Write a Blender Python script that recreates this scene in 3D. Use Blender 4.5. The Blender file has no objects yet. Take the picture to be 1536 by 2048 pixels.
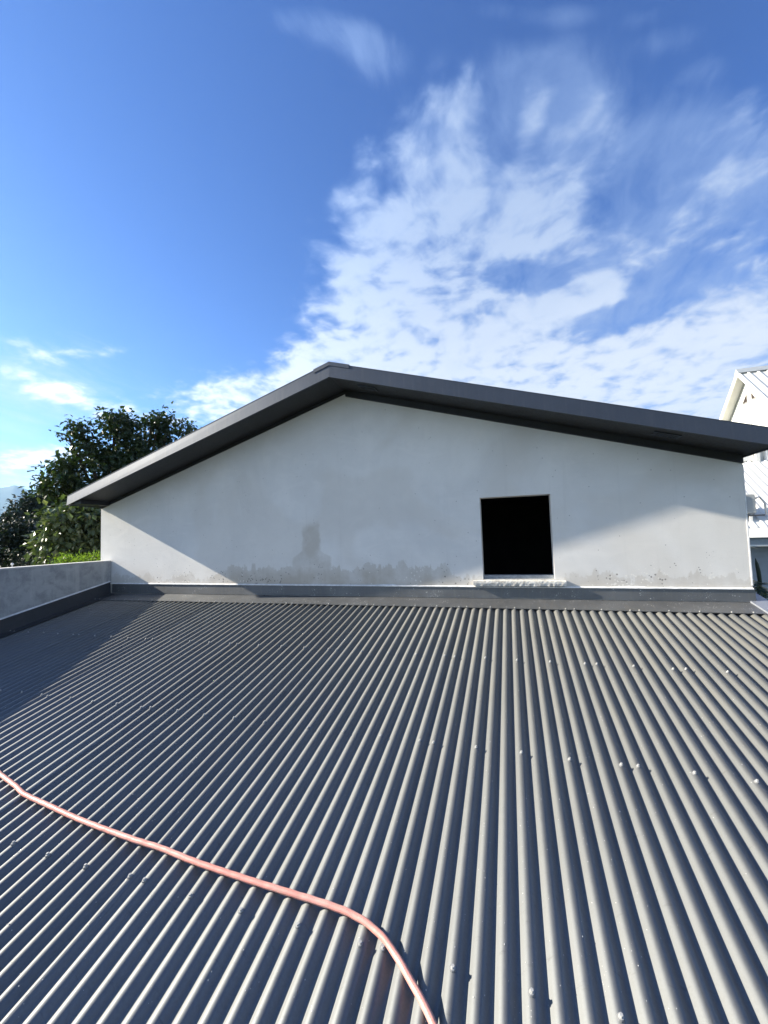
import bpy, bmesh, math, random
from mathutils import Vector, Matrix
random.seed(11)
S = bpy.context.scene
COL = S.collection
R = math.radians

# ---------------------------------------------------------------- camera
cam_d = bpy.data.cameras.new('camera'); cam = bpy.data.objects.new('camera', cam_d); COL.objects.link(cam)
right = Vector((0.954035, 0.297953, -0.032265)); up = Vector((0.0477046, -0.0446918, 0.997861)); fwd = Vector((-0.295874, 0.953534, 0.0568512))
m = Matrix((right, up, -fwd)).transposed().to_4x4(); m.translation = (-0.2222, -4.4546, 0.7001)
cam.matrix_world = m
cam_d.sensor_fit = 'HORIZONTAL'; cam_d.sensor_width = 36; cam_d.lens = 19.116
cam_d.clip_start = 0.02; cam_d.clip_end = 20000
S.camera = cam

# ---------------------------------------------------------------- light, exposure
S.view_settings.view_transform = 'Standard'; S.view_settings.look = 'None'
S.view_settings.gamma = 1; S.view_settings.use_curve_mapping = False
S.view_settings.exposure = 1.74
SKY_STRENGTH = 0.0508
LIGHT = Vector((1.0, 0.14, -0.466)).normalized()          # the way the sunlight travels
sun_d = bpy.data.lights.new('sun', 'SUN'); sun_d.energy = 5.0; sun_d.angle = R(0.53); sun_d.color = (1, 0.915, 0.77)
sun = bpy.data.objects.new('sun', sun_d); COL.objects.link(sun)
sun.rotation_euler = (-LIGHT).to_track_quat('Z', 'Y').to_euler()
S.cycles.max_bounces = 8; S.cycles.use_denoising = True
S.cycles.sample_clamp_indirect = 10


class NT:
    """Small helper for node trees."""
    def __init__(s, tree): s.t = tree; s.n = tree.nodes; s.l = tree.links
    def add(s, typ, **kw):
        nd = s.n.new(typ)
        for k, v in kw.items(): setattr(nd, k, v)
        return nd
    def put(s, sock, v):
        if isinstance(v, bpy.types.NodeSocket): s.l.new(v, sock)
        else: sock.default_value = v
    def math(s, op, a, b=None, c=None, clamp=False):
        nd = s.add('ShaderNodeMath', operation=op, use_clamp=clamp)
        s.put(nd.inputs[0], a)
        if b is not None: s.put(nd.inputs[1], b)
        if c is not None: s.put(nd.inputs[2], c)
        return nd.outputs[0]
    def vmath(s, op, a, b=None, out=0):
        nd = s.add('ShaderNodeVectorMath', operation=op)
        s.put(nd.inputs[0], a)
        if b is not None: s.put(nd.inputs[1], b)
        return nd.outputs[out]
    def smooth(s, x, lo, hi, a=0.0, b=1.0):
        nd = s.add('ShaderNodeMapRange', interpolation_type='SMOOTHSTEP')
        s.put(nd.inputs['Value'], x); nd.inputs['From Min'].default_value = lo; nd.inputs['From Max'].default_value = hi
        nd.inputs['To Min'].default_value = a; nd.inputs['To Max'].default_value = b
        return nd.outputs[0]
    def noise(s, vec, scale, detail=4, rough=0.55, dist=0.0, lac=2.0, color=False):
        nd = s.add('ShaderNodeTexNoise')
        if vec is not None: s.l.new(vec, nd.inputs['Vector'])
        nd.inputs['Scale'].default_value = scale; nd.inputs['Detail'].default_value = detail
        nd.inputs['Roughness'].default_value = rough; nd.inputs['Distortion'].default_value = dist
        nd.inputs['Lacunarity'].default_value = lac
        return nd.outputs['Color' if color else 'Fac']
    def voro(s, vec, scale, rnd=1.0, out='Distance'):
        nd = s.add('ShaderNodeTexVoronoi'); s.l.new(vec, nd.inputs['Vector'])
        nd.inputs['Scale'].default_value = scale; nd.inputs['Randomness'].default_value = rnd
        return nd.outputs[out]
    def mix(s, f, a, b, mode='MIX'):
        nd = s.add('ShaderNodeMix', data_type='RGBA', blend_type=mode)
        s.put(nd.inputs[0], f)
        for sock, v in ((nd.inputs[6], a), (nd.inputs[7], b)):
            if isinstance(v, bpy.types.NodeSocket): s.l.new(v, sock)
            else: sock.default_value = (*v, 1) if len(v) == 3 else v
        return nd.outputs[2]
    def xyz(s, x, y, z):
        nd = s.add('ShaderNodeCombineXYZ'); s.put(nd.inputs[0], x); s.put(nd.inputs[1], y); s.put(nd.inputs[2], z)
        return nd.outputs[0]
    def sep(s, v):
        nd = s.add('ShaderNodeSeparateXYZ'); s.l.new(v, nd.inputs[0]); return nd.outputs


# ---------------------------------------------------------------- sky with its clouds
# each cloud bank: azimuth, elevation (degrees), the 2x2 map that makes its ellipse a unit circle, weight
CLOUD_A = [[-7.5205, 46.2029, 0.1536, -0.068, -0.051, -0.2626, 0.62], [-3.4413, 47.5202, 0.2038, -0.3072, -0.1491, -0.3424, 0.45], [-9.0487, 40.2413, 0.0986, -0.0065, -0.0186, -0.2044, 0.8], [-17.7273, 34.9961, 0.1246, -0.0057, -0.0034, -0.1787, 0.9], [-18.7259, 28.5124, 0.1153, -0.0045, -0.0026, -0.1739, 1.0], [-0.8869, 35.969, 0.098, -0.0068, -0.0261, -0.1604, 0.6], [12.111, 40.3957, 0.1784, -0.1738, -0.1093, -0.1711, 0.77], [5.8337, 37.8773, 0.1512, 0.0594, 0.0058, -0.2412, 0.67], [7.3887, 33.8368, 0.1301, 0.0187, -0.0346, -0.3471, 0.67], [12.8367, 28.5115, 0.1423, 0.063, 0.0922, -0.4541, 1.07], [7.5321, 27.2093, 0.1539, 0.0486, 0.0466, -0.447, 0.97], [-4.7132, 29.8253, 0.0847, -0.0048, -0.0277, -0.2272, 0.8], [-12.8056, 23.5244, 0.0699, -0.003, -0.0153, -0.2701, 1.0], [3.4126, 20.5716, 0.0479, -0.0027, -0.0271, -0.1749, 1.25], [16.8538, 17.9492, 0.0815, 0.0012, -0.0358, -0.2606, 1.1], [-36.5446, 18.2075, 0.0933, 0.0124, 0.0607, -0.2908, 1.05], [-28.4764, 23.0072, 0.2056, 0.0811, 0.1122, -0.3098, 0.95], [23.9285, 21.1327, 0.1131, 0.0215, 0.0121, -0.2673, 0.95], [18.0244, 13.2508, 0.0801, -0.005, -0.0582, -0.2972, 1.1], [26.2983, 35.2987, 0.252, 0.1023, 0.0179, -0.3209, 0.69], [21.6334, 31.237, 0.1773, 0.0899, 0.0872, -0.3305, 0.69], [26.4345, 27.5334, 0.3028, 0.0669, -0.0122, -0.448, 0.52], [5.1775, 44.8835, 0.3323, -0.2132, -0.1102, -0.2883, 0.55], [-18.2962, 45.2722, 0.5262, -0.6172, -0.1538, -0.4868, 0.42], [-20.7195, 41.365, 0.2922, 0.2732, 0.2813, -0.8102, 0.3], [-55.4699, 16.4403, 0.1322, -0.0331, -0.136, -0.6465, 1.1], [-58.3505, 9.4366, 0.1888, 0.0127, 0.1637, -0.8613, 1.25], [-58.5021, 20.3714, 0.2266, -0.0291, 0.0299, -0.8088, 0.65], [-58.3192, 7.0651, 0.2254, 0.003, 0.0604, -0.9451, 0.8], [-52.2716, 21.7871, 0.3439, 0.0024, 0.2638, -1.2772, 0.3]]
CLOUD_H = [[4.0771, 31.3436, 0.2408, -0.0164, -0.0974, -0.4875, 0.7], [14.6788, 23.8901, 0.1745, 0.065, 0.1523, -0.7036, 0.8], [18.9967, 27.6267, 0.2401, -0.1968, -0.2048, -0.2169, 0.3], [0.9557, 42.2746, 0.4916, -0.1972, -0.0585, -0.2005, 0.45], [0.808, 31.1701, 0.2513, -0.0162, -0.1083, -0.6359, 0.3]]
CLOUD_V = [[-23.0134, 52.9729, 0.1328, -0.0972, -0.046, -0.6553, 0.9], [-16.3709, 51.5149, 0.1338, -0.4209, -0.1931, -0.3601, 0.9], [-30.3172, 53.061, 0.3502, -0.0167, 0.0859, -0.8731, 0.35], [8.4241, 45.534, 0.1703, -0.1125, -0.0752, -0.1802, 0.9], [3.5972, 48.6859, 0.2492, -0.0276, -0.1047, -0.5101, 0.6], [21.3395, 45.0213, 0.321, 0.1136, -0.1555, -0.8748, 0.7], [19.3768, 47.2054, 0.3815, 0.1503, -0.2733, -1.6012, 0.5], [24.4293, 41.8669, 0.4439, 0.1744, -0.1048, -0.9454, 0.45], [24.5683, 34.5604, 0.1533, 0.064, 0.0143, -0.1776, 1.2], [22.4052, 29.6179, 0.1377, 0.0674, 0.071, -0.2437, 1.0], [12.0027, 39.2245, 0.0913, -0.0083, -0.0385, -0.1291, 1.0], [-5.9447, 43.3118, 0.082, -0.0063, -0.0162, -0.1372, 0.95], [7.7803, 50.8456, 0.1205, -0.0154, -0.3321, -1.3601, 0.6], [12.6824, 33.8363, 0.0946, 0.0307, 0.0005, -0.1618, 0.8], [3.0862, 25.8755, 0.0312, -0.0019, -0.0172, -0.0985, 1.0], [-58.4453, 16.4035, 0.0981, 0.0014, 0.0324, -0.1646, 1.0], [-58.3192, 7.0651, 0.0992, 0.0013, 0.0201, -0.315, 1.0], [22.4775, 18.5956, 0.0925, -0.0063, -0.0379, -0.1309, 0.9]]


def make_world():
    w = bpy.data.worlds.new('World'); S.world = w; w.use_nodes = True
    n = NT(w.node_tree); n.n.clear()
    geo = n.add('ShaderNodeNewGeometry')
    d = n.vmath('SCALE', geo.outputs['Incoming']); d.node.inputs['Scale'].default_value = -1
    tc = n.add('ShaderNodeTexCoord'); d = n.vmath('NORMALIZE', tc.outputs['Generated'])
    sky = n.add('ShaderNodeTexSky'); sky.sky_type = 'NISHITA'; sky.sun_disc = False
    sky.sun_elevation = math.asin(-LIGHT.z); sky.sun_rotation = math.atan2(-LIGHT.x, -LIGHT.y)
    sky.altitude = 50; sky.air_density = 1.0; sky.dust_density = 0.6; sky.ozone_density = 2.0
    x, y, z = n.sep(d)
    az = n.math('DEGREES', n.math('ARCTAN2', x, y)); el = n.math('DEGREES', n.math('ARCSINE', z))
    ae = n.xyz(az, el, 1.0)

    def mask(lst):
        tot = None
        for (a0, e0, a, b, c, dd, wt) in lst:
            u = n.vmath('DOT_PRODUCT', ae, (a, b, -(a * a0 + b * e0)), out=1)
            v = n.vmath('DOT_PRODUCT', ae, (c, dd, -(c * a0 + dd * e0)), out=1)
            r = n.vmath('LENGTH', n.xyz(u, v, 0.0), out=1)
            s_ = n.smooth(r, 0.15, 1.6, wt, 0.0)
            tot = s_ if tot is None else n.math('ADD', tot, s_)
        return tot
    # the flat layer the clouds float in, seen in perspective
    zz = n.math('ADD', n.math('MAXIMUM', z, 0.0), 0.16)
    px = n.math('DIVIDE', x, zz); py = n.math('DIVIDE', y, zz)
    P = n.xyz(px, py, 0.0)
    warp = n.vmath('SCALE', n.vmath('SUBTRACT', n.noise(P, 2.2, 3, color=True), (0.5, 0.5, 0.5)))
    warp.node.inputs['Scale'].default_value = 0.22
    Pw = n.vmath('ADD', P, warp)
    fine = n.noise(Pw, 7.0, 8, 0.62)
    mott = n.noise(n.vmath('ADD', Pw, (7.3, 1.1, 0)), 14.0, 3, 0.5)
    big = n.noise(n.vmath('ADD', Pw, (3.1, 8.2, 0)), 2.4, 6, 0.6)
    wisp = n.noise(n.vmath('MULTIPLY', n.vmath('ADD', Pw, (2.2, 6.4, 0)), (1.0, 0.45, 1.0)), 9.0, 7, 0.66, 0.3)
    A = n.math('MINIMUM', mask(CLOUD_A), 1.3); H = mask(CLOUD_H); V = n.math('MINIMUM', mask(CLOUD_V), 1.1)
    # unseen cloud bank behind the camera, added thick to brighten the shaded wall
    inview = n.math('MULTIPLY', n.smooth(az, -86, -70), n.smooth(az, 36, 54, 1, 0))
    inview = n.math('MULTIPLY', inview, n.smooth(el, 54, 68, 1, 0))
    fill_cloud = n.math('MULTIPLY', n.smooth(n.noise(n.vmath('ADD', P, (1.7, 4.4, 0)), 1.1, 4, 0.5), 0.16, 0.42), n.math('SUBTRACT', 1.0, inview))
    fill_cloud = n.math('MULTIPLY', fill_cloud, n.math('MULTIPLY', n.smooth(y, -0.15, 0.30, 1, 0), n.smooth(el, 50, 74, 1, 0)))
    A = n.math('ADD', n.math('SUBTRACT', A, H), n.math('MULTIPLY', fill_cloud, 1.0))
    tex = n.math('ADD', n.math('MULTIPLY', n.math('SUBTRACT', fine, 0.5), 1.9), n.math('MULTIPLY', n.math('SUBTRACT', mott, 0.5), 1.9))
    tex = n.math('ADD', tex, n.math('MULTIPLY', n.math('SUBTRACT', big, 0.5), 0.9))
    rawA = n.math('ADD', A, tex)
    dA = n.math('MULTIPLY', n.smooth(rawA, 0.12, 1.30), n.smooth(A, 0.0, 0.3))
    rawV = n.math('ADD', V, n.math('MULTIPLY', n.math('SUBTRACT', n.math('ADD', n.math('MULTIPLY', big, 0.35), n.math('MULTIPLY', wisp, 0.65)), 0.5), 2.8))
    dV = n.math('MULTIPLY', n.math('MULTIPLY', n.smooth(rawV, 0.35, 1.6), n.smooth(V, 0.0, 0.35)), 0.68)
    dens = n.math('SUBTRACT', 1.0, n.math('MULTIPLY', n.math('SUBTRACT', 1.0, dA), n.math('SUBTRACT', 1.0, dV)))
    dens = n.math('MULTIPLY', dens, n.smooth(el, 20, 50, 0.96, 0.84))
    sr = n.add('ShaderNodeSeparateColor'); n.l.new(sky.outputs[0], sr.inputs[0])
    chan = [n.math('MULTIPLY', n.math('POWER', n.math('DIVIDE', sr.outputs[i], 2.5), SKY_GAMMA[i]), 2.5 * SKY_TINT[i]) for i in range(3)]
    cb = n.add('ShaderNodeCombineColor')
    for i in range(3): n.l.new(chan[i], cb.inputs[i])
    tint = cb.outputs[0]
    # air glows towards the horizon and towards the sun
    low = n.smooth(el, 14, 40, 1, 0)
    sund = n.vmath('DOT_PRODUCT', d, tuple(-LIGHT), out=1)
    cold = n.mix(n.smooth(rawA, 0.35, 1.5), CLOUD_THIN, CLOUD_CORE)
    cc = n.mix(low, n.mix(1.0, cold, (0.60, 0.70, 0.88), 'MULTIPLY'), cold)
    cc = n.mix(n.smooth(n.noise(Pw, 4.0, 5, 0.55), 0.45, 0.75, 0, 0.22), cc, n.mix(1.0, cc, (0.68, 0.76, 0.88), 'MULTIPLY'))
    br = n.smooth(sund, 0.1, 0.85, 1.0, 1.45)
    cc = n.mix(1.0, cc, n.xyz(br, br, br), 'MULTIPLY')
    outc = n.mix(dens, tint, cc)
    bg = n.add('ShaderNodeBackground'); n.l.new(outc, bg.inputs['Color']); bg.inputs['Strength'].default_value = SKY_STRENGTH
    o = n.add('ShaderNodeOutputWorld'); n.l.new(bg.outputs[0], o.inputs['Surface'])
    w.cycles.sampling_method = 'MANUAL'; w.cycles.sample_map_resolution = 512


SKY_TINT = (0.44, 0.69, 1.20); SKY_GAMMA = (1.45, 1.3, 1.12)
CLOUD_THIN = (2.8, 3.6, 5.2)
CLOUD_CORE = (5.25, 5.55, 6.0)
make_world()


# ---------------------------------------------------------------- materials
def material(name, build):
    mt = bpy.data.materials.new(name); mt.use_nodes = True
    n = NT(mt.node_tree); n.n.clear()
    b = n.add('ShaderNodeBsdfPrincipled'); o = n.add('ShaderNodeOutputMaterial'); n.l.new(b.outputs[0], o.inputs[0])
    n.b = b; n.obj = n.add('ShaderNodeTexCoord').outputs['Object']
    build(n)
    return mt


def setb(n, **kw):
    for k, v in kw.items():
        sock = n.b.inputs[k.replace('_', ' ')]
        if isinstance(v, tuple) and len(v) == 3: v = (*v, 1)
        n.put(sock, v)


def bump(n, h, strength=0.3, dist=0.01):
    bp = n.add('ShaderNodeBump'); bp.inputs['Strength'].default_value = strength; bp.inputs['Distance'].default_value = dist
    n.l.new(h, bp.inputs['Height']); n.l.new(bp.outputs[0], n.b.inputs['Normal'])


def m_steel(base, rough=0.35, specks=0.0, spec=0.5, dirt=0.15, scale=1.0, coat=0.0, metal=0.5):
    def f(n):
        big = n.noise(n.obj, 2.2 * scale, 5, 0.6); fine = n.noise(n.obj, 60, 4, 0.6)
        c = n.mix(n.smooth(big, 0.3, 0.7, 0, dirt), base, tuple(min(1, v * 1.7 + 0.03) for v in base))
        streak = n.noise(n.vmath('MULTIPLY', n.obj, (9, 0.7, 0.7)), 3.0, 5, 0.65)
        c = n.mix(n.smooth(streak, 0.45, 0.75, 0, dirt), c, (0.22, 0.20, 0.17))
        if specks:
            v = n.voro(n.obj, 42); sz = n.noise(n.obj, 9, 2)
            sp = n.math('MULTIPLY', n.math('LESS_THAN', v, n.smooth(sz, 0.35, 0.75, 0.0, 0.24 * specks)), 0.85)
            v2 = n.voro(n.obj, 120); sp2 = n.math('MULTIPLY', n.math('LESS_THAN', v2, n.smooth(sz, 0.3, 0.8, 0.0, 0.30 * specks)), 0.6)
            sp = n.math('MAXIMUM', sp, sp2)
            c = n.mix(sp, c, (0.62, 0.61, 0.58))
        setb(n, Base_Color=c, Roughness=n.smooth(fine, 0.2, 0.8, rough - 0.06, rough + 0.10), Specular_IOR_Level=spec, Coat_Weight=coat, Coat_Roughness=0.25, Metallic=metal)
        bump(n, n.math('ADD', n.math('MULTIPLY', fine, 0.3), n.noise(n.obj, 6, 3)), 0.12, 0.004)
    return f


def m_render(n):
    """trowelled cement render with damp stains along the foot of the wall"""
    x, y, z = n.sep(n.obj)
    big = n.noise(n.obj, 0.9, 6, 0.6, 0.6); mid = n.noise(n.obj, 4.0, 6, 0.65, 0.4); fine = n.noise(n.obj, 90, 4, 0.6)
    tro = n.noise(n.vmath('MULTIPLY', n.obj, (1.0, 1.0, 2.6)), 2.2, 5, 0.6, 1.2)
    c = n.mix(n.smooth(big, 0.32, 0.68), (0.64, 0.645, 0.64), (0.74, 0.74, 0.725))
    c = n.mix(n.smooth(mid, 0.35, 0.75, 0, 0.35), c, (0.62, 0.62, 0.61))
    c = n.mix(n.smooth(tro, 0.5, 0.72, 0, 0.30), c, (0.78, 0.775, 0.76))
    # patches of a second coat
    pt = n.noise(n.vmath('ADD', n.obj, (5, 0, 3)), 0.7, 3, 0.5, 0.8)
    c = n.mix(n.math('MULTIPLY', n.smooth(pt, 0.50, 0.60), 0.38), c, (0.60, 0.58, 0.54))
    # drips from the eaves
    drip = n.noise(n.vmath('MULTIPLY', n.obj, (7.0, 1, 0.35)), 1.5, 4, 0.6)
    c = n.mix(n.math('MULTIPLY', n.smooth(drip, 0.58, 0.75), 0.20), c, (0.52, 0.515, 0.50))
    # damp tide line: ragged edge with small splashes above it
    edge = n.noise(n.xyz(x, 0.0, 0.0), 2.6, 6, 0.7)
    edge2 = n.noise(n.vmath('MULTIPLY', n.obj, (1.0, 1.0, 0.8)), 9, 7, 0.72)
    top = n.math('ADD', n.smooth(edge, 0.3, 0.7, 0.03, 0.20), n.math('MULTIPLY', n.math('SUBTRACT', edge2, 0.5), 0.30))
    top = n.math('ADD', top, 0.12)
    midx = n.math('MULTIPLY', n.smooth(x, -4.1, -3.5), n.smooth(x, -1.2, -0.7, 1, 0))
    top = n.math('ADD', top, n.math('MULTIPLY', midx, 0.12))
    fr_ = n.math('SUBTRACT', top, z)
    tide = n.math('ADD', n.math('MULTIPLY', n.smooth(fr_, -0.008, 0.014), 0.55), n.math('MULTIPLY', n.smooth(fr_, -0.05, 0.22), 0.45))
    tide = n.math('MULTIPLY', tide, n.math('ADD', 0.75, n.math('MULTIPLY', midx, 0.35)))
    # a taller stain in the middle, shaped like a post with a wider foot
    half = n.smooth(z, 0.44, 0.56, 0.26, 0.115)
    wob = n.math('MULTIPLY', n.math('SUBTRACT', n.noise(n.obj, 7, 4), 0.5), 0.09)
    px = n.math('SUBTRACT', half, n.math('ABSOLUTE', n.math('ADD', n.math('ADD', x, 2.54), wob)))
    zt = n.math('SUBTRACT', n.math('ADD', 0.84, n.math('MULTIPLY', n.math('ADD', x, 2.54), 0.3)), n.math('ADD', z, wob))
    post = n.math('MULTIPLY', n.smooth(px, -0.018, 0.02), n.smooth(zt, -0.06, 0.05))
    post = n.math('MULTIPLY', post, n.smooth(n.noise(n.obj, 5, 3), 0.3, 0.6, 0.55, 1.0))
    st = n.math('MAXIMUM', tide, n.math('MULTIPLY', post, 0.75))
    st = n.math('MULTIPLY', st, n.smooth(n.noise(n.obj, 3.3, 5, 0.6), 0.25, 0.6, 0.35, 0.85))
    c = n.mix(st, c, (0.43, 0.395, 0.34))
    # pits and splashes near the foot
    lowm = n.smooth(z, 0.16, 0.62, 1, 0)
    v = n.voro(n.obj, 26); cl = n.smooth(n.noise(n.obj, 3.0, 3), 0.46, 0.62)
    pit = n.math('MULTIPLY', n.math('LESS_THAN', v, n.math('MULTIPLY', n.math('MULTIPLY', lowm, cl), 0.26)), 0.75)
    v2 = n.voro(n.vmath('ADD', n.obj, (3, 3, 3)), 11); far = n.math('MULTIPLY', n.math('LESS_THAN', v2, 0.055), 0.6)
    c = n.mix(n.math('MAXIMUM', pit, far), c, (0.17, 0.165, 0.16))
    v3 = n.voro(n.vmath('ADD', n.obj, (9, 1, 5)), 30); wsp = n.math('MULTIPLY', n.math('LESS_THAN', v3, n.math('MULTIPLY', n.math('MULTIPLY', lowm, n.smooth(n.noise(n.obj, 2.1, 3), 0.5, 0.65)), 0.3)), 0.7)
    c = n.mix(wsp, c, (0.75, 0.74, 0.70))
    hair = n.noise(n.vmath('MULTIPLY', n.obj, (1.2, 1, 1.0)), 1.6, 8, 0.6, 1.5)
    crack = n.math('MULTIPLY', n.smooth(n.math('ABSOLUTE', n.math('SUBTRACT', hair, 0.5)), 0.0, 0.0035, 1, 0), n.smooth(n.noise(n.obj, 0.8, 2), 0.5, 0.62))
    c = n.mix(n.math('MULTIPLY', crack, 0.18), c, (0.3, 0.29, 0.27))
    c = n.mix(1.0, c, (1.0, 0.975, 0.945), 'MULTIPLY')
    setb(n, Base_Color=c, Roughness=0.92, Specular_IOR_Level=0.2)
    bump(n, n.math('ADD', n.math('MULTIPLY', fine, 0.35), n.math('ADD', tro, n.math('MULTIPLY', pit, -1.0))), 0.22, 0.006)


def m_parapet(n):
    x, y, z = n.sep(n.obj)
    big = n.noise(n.obj, 1.6, 6, 0.65, 0.8); mid = n.noise(n.obj, 7.0, 6, 0.7, 0.4)
    c = n.mix(n.smooth(big, 0.35, 0.65), (0.33, 0.34, 0.345), (0.44, 0.445, 0.44))
    c = n.mix(n.smooth(mid, 0.42, 0.65, 0, 0.65), c, (0.25, 0.255, 0.26))
    run = n.noise(n.vmath('MULTIPLY', n.obj, (1, 8, 0.8)), 1.5, 4)
    c = n.mix(n.math('MULTIPLY', n.smooth(run, 0.52, 0.7), 0.45), c, (0.56, 0.56, 0.54))
    setb(n, Base_Color=c, Roughness=0.9, Specular_IOR_Level=0.2)
    bump(n, n.noise(n.obj, 40, 5), 0.25, 0.005)


def m_plain(base, rough=0.8, spec=0.3, var=0.25, scale=6, bumpd=0.004, alt=None):
    def f(n):
        nz = n.noise(n.obj, scale, 6, 0.65, 0.3)
        a2 = alt or tuple(v * (1 - var) for v in base)
        c = n.mix(n.smooth(nz, 0.3, 0.7), base, a2)
        setb(n, Base_Color=c, Roughness=rough, Specular_IOR_Level=spec)
        bump(n, n.noise(n.obj, scale * 8, 4), 0.3, bumpd)
    return f


def m_cement_white(n):
    v = n.noise(n.obj, 24, 6, 0.75); g = n.noise(n.vmath('ADD', n.obj, (4, 4, 4)), 9, 4, 0.6)
    c = n.mix(n.smooth(v, 0.42, 0.62), (0.62, 0.61, 0.57), (0.44, 0.42, 0.38))
    c = n.mix(n.smooth(g, 0.55, 0.7, 0, 0.7), c, (0.30, 0.29, 0.27))
    setb(n, Base_Color=c, Roughness=0.95, Specular_IOR_Level=0.15)
    bump(n, v, 0.45, 0.004)


def m_hose(n):
    uv = n.add('ShaderNodeUVMap').outputs[0]
    u, v, _ = n.sep(uv)                     # u: metres along the hose, v: 0..1 round it
    c = n.mix(n.smooth(n.noise(n.obj, 5, 4), 0.35, 0.7), (0.56, 0.235, 0.195), (0.64, 0.33, 0.28))
    k = n.math('ABSOLUTE', n.math('SUBTRACT', n.math('FRACT', n.math('MULTIPLY', v, 5.0)), 0.5))
    c = n.mix(n.math('MULTIPLY', n.smooth(k, 0.05, 0.13, 1, 0), 0.5), c, (0.42, 0.31, 0.27))
    dash = n.math('MULTIPLY', n.math('LESS_THAN', n.math('FRACT', n.math('MULTIPLY', u, 130.0)), 0.5), n.smooth(n.math('ABSOLUTE', n.math('SUBTRACT', n.math('FRACT', n.math('ADD', n.math('MULTIPLY', v, 5.0), 0.5)), 0.5)), 0.0, 0.07, 1, 0))
    c = n.mix(n.math('MULTIPLY', dash, 0.6), c, (0.16, 0.06, 0.05))
    c = n.mix(n.math('MULTIPLY', n.smooth(n.noise(n.obj, 22, 5, 0.7), 0.52, 0.68), 0.5), c, (0.30, 0.24, 0.20))
    setb(n, Base_Color=c, Roughness=0.42, Specular_IOR_Level=0.4, Subsurface_Weight=0.1, Subsurface_Scale=0.01)
    n.b.inputs['Subsurface Radius'].default_value = (1, 0.4, 0.3)
    bump(n, n.noise(n.obj, 26, 4), 0.5, 0.005)


def m_leaf(a, b, c_, rough=0.42, trans=0.25):
    def f(n):
        geo = n.add('ShaderNodeNewGeometry')
        rnd = geo.outputs['Random Per Island']
        c = n.mix(n.smooth(rnd, 0.1, 0.75), a, b)
        c = n.mix(n.smooth(rnd, 0.86, 0.98), c, c_)
        cl = n.noise(n.obj, 1.3, 3)
        c = n.mix(n.smooth(cl, 0.35, 0.7, 0, 0.4), c, tuple(v * 0.55 for v in a))
        setb(n, Base_Color=c, Roughness=rough, Specular_IOR_Level=0.45)
        tr = n.add('ShaderNodeBsdfTranslucent'); n.l.new(n.mix(1.0, c, (0.9, 1.2, 0.4), 'MULTIPLY'), tr.inputs[0])
        mx = n.add('ShaderNodeMixShader'); mx.inputs[0].default_value = trans
        n.l.new(n.b.outputs[0], mx.inputs[1]); n.l.new(tr.outputs[0], mx.inputs[2])
        out = [q for q in n.n if q.type == 'OUTPUT_MATERIAL'][0]; n.l.new(mx.outputs[0], out.inputs[0])
    return f


def m_glassy_drop(n):
    setb(n, Base_Color=(0.50, 0.50, 0.48), Roughness=0.12, Specular_IOR_Level=0.7)  # opaque pale base colour paints in the drops' sparkle


def m_roofpaint(n):
    x, y, z = n.sep(n.obj)
    base = ROOF_BASE
    big = n.noise(n.obj, 1.3, 5, 0.6); fine = n.noise(n.obj, 120, 3, 0.6)
    c = n.mix(n.smooth(big, 0.3, 0.7), base, tuple(v * 1.12 for v in base))
    oi = n.add('ShaderNodeObjectInfo').outputs['Random']
    c = n.mix(1.0, c, n.xyz(n.smooth(oi, 0, 1, .93, 1.06), n.smooth(oi, 0, 1, .93, 1.06), n.smooth(oi, 0, 1, .93, 1.06)), 'MULTIPLY')
    sc_ = n.noise(n.vmath('MULTIPLY', n.obj, (3, 14, 3)), 4.0, 5, 0.7)
    c = n.mix(n.math('MULTIPLY', n.smooth(sc_, 0.60, 0.72), 0.35), c, (0.10, 0.10, 0.10))
    # dust collects near the top of the slope and along the valleys
    streak = n.noise(n.vmath('MULTIPLY', n.obj, (16, 0.8, 1)), 2.0, 5, 0.65)
    dusty = n.math('MULTIPLY', n.smooth(y, -3.4, -0.3), n.smooth(streak, 0.35, 0.75, 0.15, 0.6))
    c = n.mix(dusty, c, (0.245, 0.235, 0.205))
    v = n.voro(n.obj, 75); sz = n.noise(n.obj, 3.5, 2)
    sp = n.math('LESS_THAN', v, n.smooth(sz, 0.45, 0.8, 0.0, 0.11))
    c = n.mix(n.math('MULTIPLY', sp, 0.7), c, (0.55, 0.54, 0.50))
    rg = n.math('ADD', n.smooth(fine, 0.2, 0.8, ROOF_ROUGH - 0.05, ROOF_ROUGH + 0.08), n.math('MULTIPLY', dusty, 0.30))
    setb(n, Base_Color=c, Roughness=rg, Specular_IOR_Level=0.55, Metallic=ROOF_METAL)
    h = n.math('ADD', n.math('MULTIPLY', fine, 0.12), n.math('MULTIPLY', n.noise(n.vmath('MULTIPLY', n.obj, (1, 0.25, 1)), 9, 3), 1.0))
    h = n.math('ADD', h, n.math('MULTIPLY', n.smooth(n.voro(n.obj, 140), 0.0, 0.25, 1, 0), 0.12))
    bump(n, h, 0.22, 0.003)


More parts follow.
